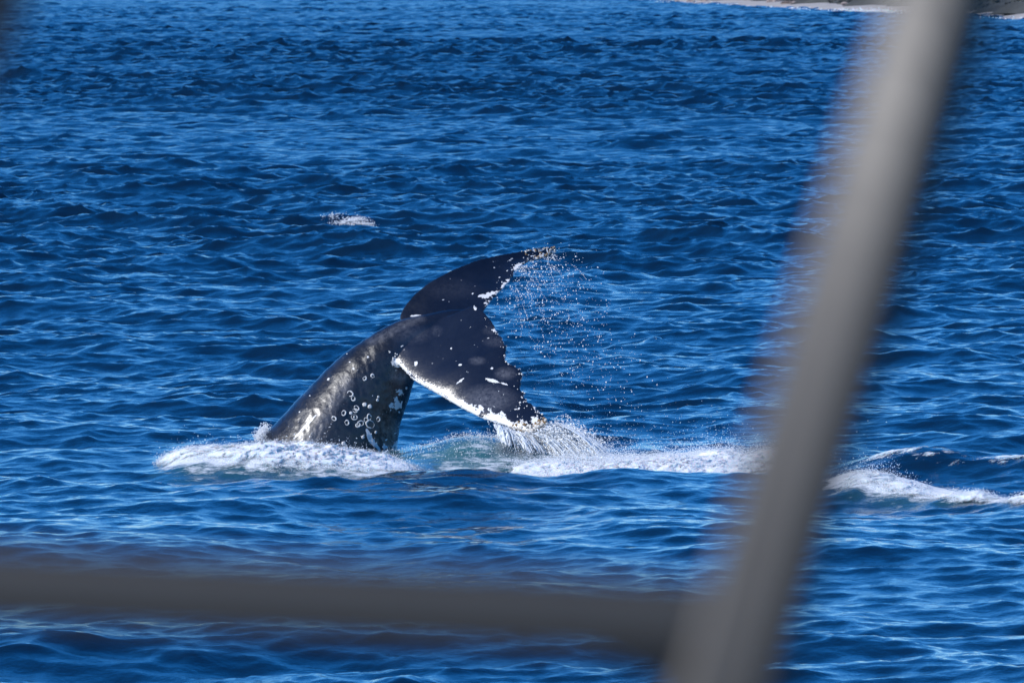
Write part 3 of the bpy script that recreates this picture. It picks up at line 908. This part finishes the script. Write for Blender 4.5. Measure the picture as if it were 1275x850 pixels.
# web plate in the corner under the rail
bm = bmesh.new()
pl = [at(700, 800, D + .012), at(900, 790, D + .012), at(850, 960, D + .012), at(815, 850, D + .012)]
tri = [bm.verts.new(q) for q in pl]; bk = [bm.verts.new(q + np.array((0, .008, 0))) for q in pl]
bm.faces.new(tri); bm.faces.new(bk[::-1])
for i in range(4):
    bm.faces.new((tri[i], bk[i], bk[(i + 1) % 4], tri[(i + 1) % 4]))
bmesh.ops.recalc_face_normals(bm, faces=bm.faces)
me = bpy.data.meshes.new('corner_plate'); bm.to_mesh(me); bm.free(); me.materials.append(SHADED_GREY)
o = bpy.data.objects.new('corner_plate', me); COL.objects.link(o); o.parent = rail
o.matrix_parent_inverse = Matrix.Translation(-rail.location)
pillar = empty('boat_pillar', Vector(at(-104, 300, 4.0)))
tag(pillar, 'black blurred edge of a boat pillar in the top left corner', 'pillar')
bar('pillar_bar', at(54, -160, 4.0), at(-130, 300, 4.0), 42 * U, 40 * U, BLACK, pillar)

# ------------------------------------------------------------------ far shore
SHORE = np.array([(420, 500), (150, 900), (95, 1060), (74, 1260), (65, 1470), (54.5, 1640), (35, 2351), (8, 3400), (-260, 6000), (-900, 9500)], float)
def shore_mesh(name, offs, mat, seed, noise_h):
    """Land running along the shoreline: offs = (distance inland, height)."""
    yy = np.concatenate([np.linspace(500, 1100, 40), np.linspace(1105, 2700, 420), np.linspace(2750, 9500, 60)])
    xs = np.interp(yy, SHORE[:, 1], SHORE[:, 0])
    t = Tile(160.0, 256, lambda kx, ky, k: (k < 2.5) / k ** 2.6, 0.2, seed, chop=False)
    xs = xs + 2.2 * t.sample(yy * 0.6, yy * 0.0)
    V = []
    for dx, h, j in offs:
        hh = h + j * noise_h * t.sample(xs + dx, yy)
        V.append(np.stack([xs + dx + 0 * yy, yy, hh], 1))
    V = np.stack(V, 1)
    return mesh_obj(name, V.reshape(-1, 3), grid_faces(len(yy), len(offs)), mat), yy, xs
sand = simple_mat('pale_sand', (0.47, 0.42, 0.365), 0.9, 0.25, 0.25, 0.1)
scrub_ground = simple_mat('scrub_ground', (0.075, 0.075, 0.062), 0.95, 0.2, 0.5, 0.3, 0.5)
o, yy, xs = shore_mesh('beach', [(-4, -1.2, 0), (0, -.1, .3), (3, .35, .3), (6, .7, .3), (10, .95, .3), (19, 1.0, .2)], sand, 50, .15)
tag(o, kind='structure')
o, yy, xs = shore_mesh('headland', [(8.5, .45, .2), (12, 1.5, 1), (24, 3.0, 1), (36, 6, 1), (60, 12, 1), (110, 22, 1), (220, 36, 1), (500, 50, 1), (1600, 60, 1)], scrub_ground, 51, .8)
tag(o, kind='structure')

def leafy(name, col):
    return simple_mat(name, col, 0.8, 1.2, 0.55, 0.2, 0.2)
def scrub():
    """Bushes on the headland, each a ball of loose leaf-clump faces."""
    r = np.random.default_rng(61); Vs, Fs, n = [], [], 0
    for k in range(1500):
        y = r.uniform(1120, 2550); x0 = np.interp(y, yy, xs)
        dx = 11 + r.exponential(22)
        h = np.interp(dx, [13, 17, 24, 36, 60, 110, 220], [.6, 1.5, 3, 6, 12, 22, 36])
        rad = r.uniform(.7, 2.0)
        m = 46
        c = r.normal(size=(m, 3)); c /= np.linalg.norm(c, axis=1)[:, None]
        c = c * rad * r.uniform(.5, 1.05, (m, 1)) * np.array((1.1, 1.1, .8)) + np.array((x0 + dx, y, h + rad * .5))
        tri = c[:, None] + r.normal(0, rad * .22, (m, 3, 3))
        Vs.append(tri.reshape(-1, 3)); Fs.append(np.arange(m * 3).reshape(-1, 3) + n); n += m * 3
    o = mesh_obj('scrub', np.concatenate(Vs), np.concatenate(Fs), leafy('scrub_leaves', (0.085, 0.090, 0.080)), smooth=False)
    return tag(o, 'grey green scrub covering the far headland above the beach', 'scrub', kind='stuff')
scrub()
rock_mat = simple_mat('pinkish_rock', (0.36, 0.29, 0.26), 0.9, 0.8, 0.5, 0.5, 0.3)
def boulder(y, dx, sc, seed):
    r = np.random.default_rng(seed)
    bm = bmesh.new(); bmesh.ops.create_icosphere(bm, subdivisions=2, radius=1)
    ph = r.normal(size=(5, 3)) * 1.7
    for v in bm.verts:
        v.co *= 1 + 0.16 * sum(math.sin(v.co.dot(Vector(p)) * 1.6 + 1) for p in ph)
        v.co.x *= 1.2; v.co.y *= 1.3; v.co.z *= .62
    V = np.array([v.co for v in bm.verts]) * sc; Fc = np.array([[q.index for q in f.verts] for f in bm.faces]); bm.free()
    x = np.interp(y, yy, xs) + dx
    h = np.interp(dx, [-4, 0, 14], [-.6, 0, 1.2])
    o = mesh_obj('boulder', V + np.array((x, y, h + .15 * sc)), Fc, rock_mat, smooth=False)
    return tag(o, 'pinkish boulder on the pale far shore at the water edge', 'boulder', 'boulders along the far shore')
rr = np.random.default_rng(71)
for k in range(14):
    boulder(rr.uniform(1650, 2330), rr.uniform(0, 12), rr.uniform(.5, 1.1), 100 + k)
def surf():
    r = np.random.default_rng(62)
    y = np.concatenate([r.uniform(1150, 2400, 1300), r.normal(1530, 22, 500)])
    x = np.interp(y, yy, xs) + r.normal(-.5, 1.2, len(y))
    P = np.stack([x, y, np.abs(r.normal(0, .16, len(y))) + (np.abs(y - 1530) < 50) * r.exponential(.12, len(y))], 1)
    return droplets(P, r.uniform(.05, .16, len(y)))
drops_obj('surf', 'thin line of white surf along the far beach', [surf()], FOAM, 'surf')
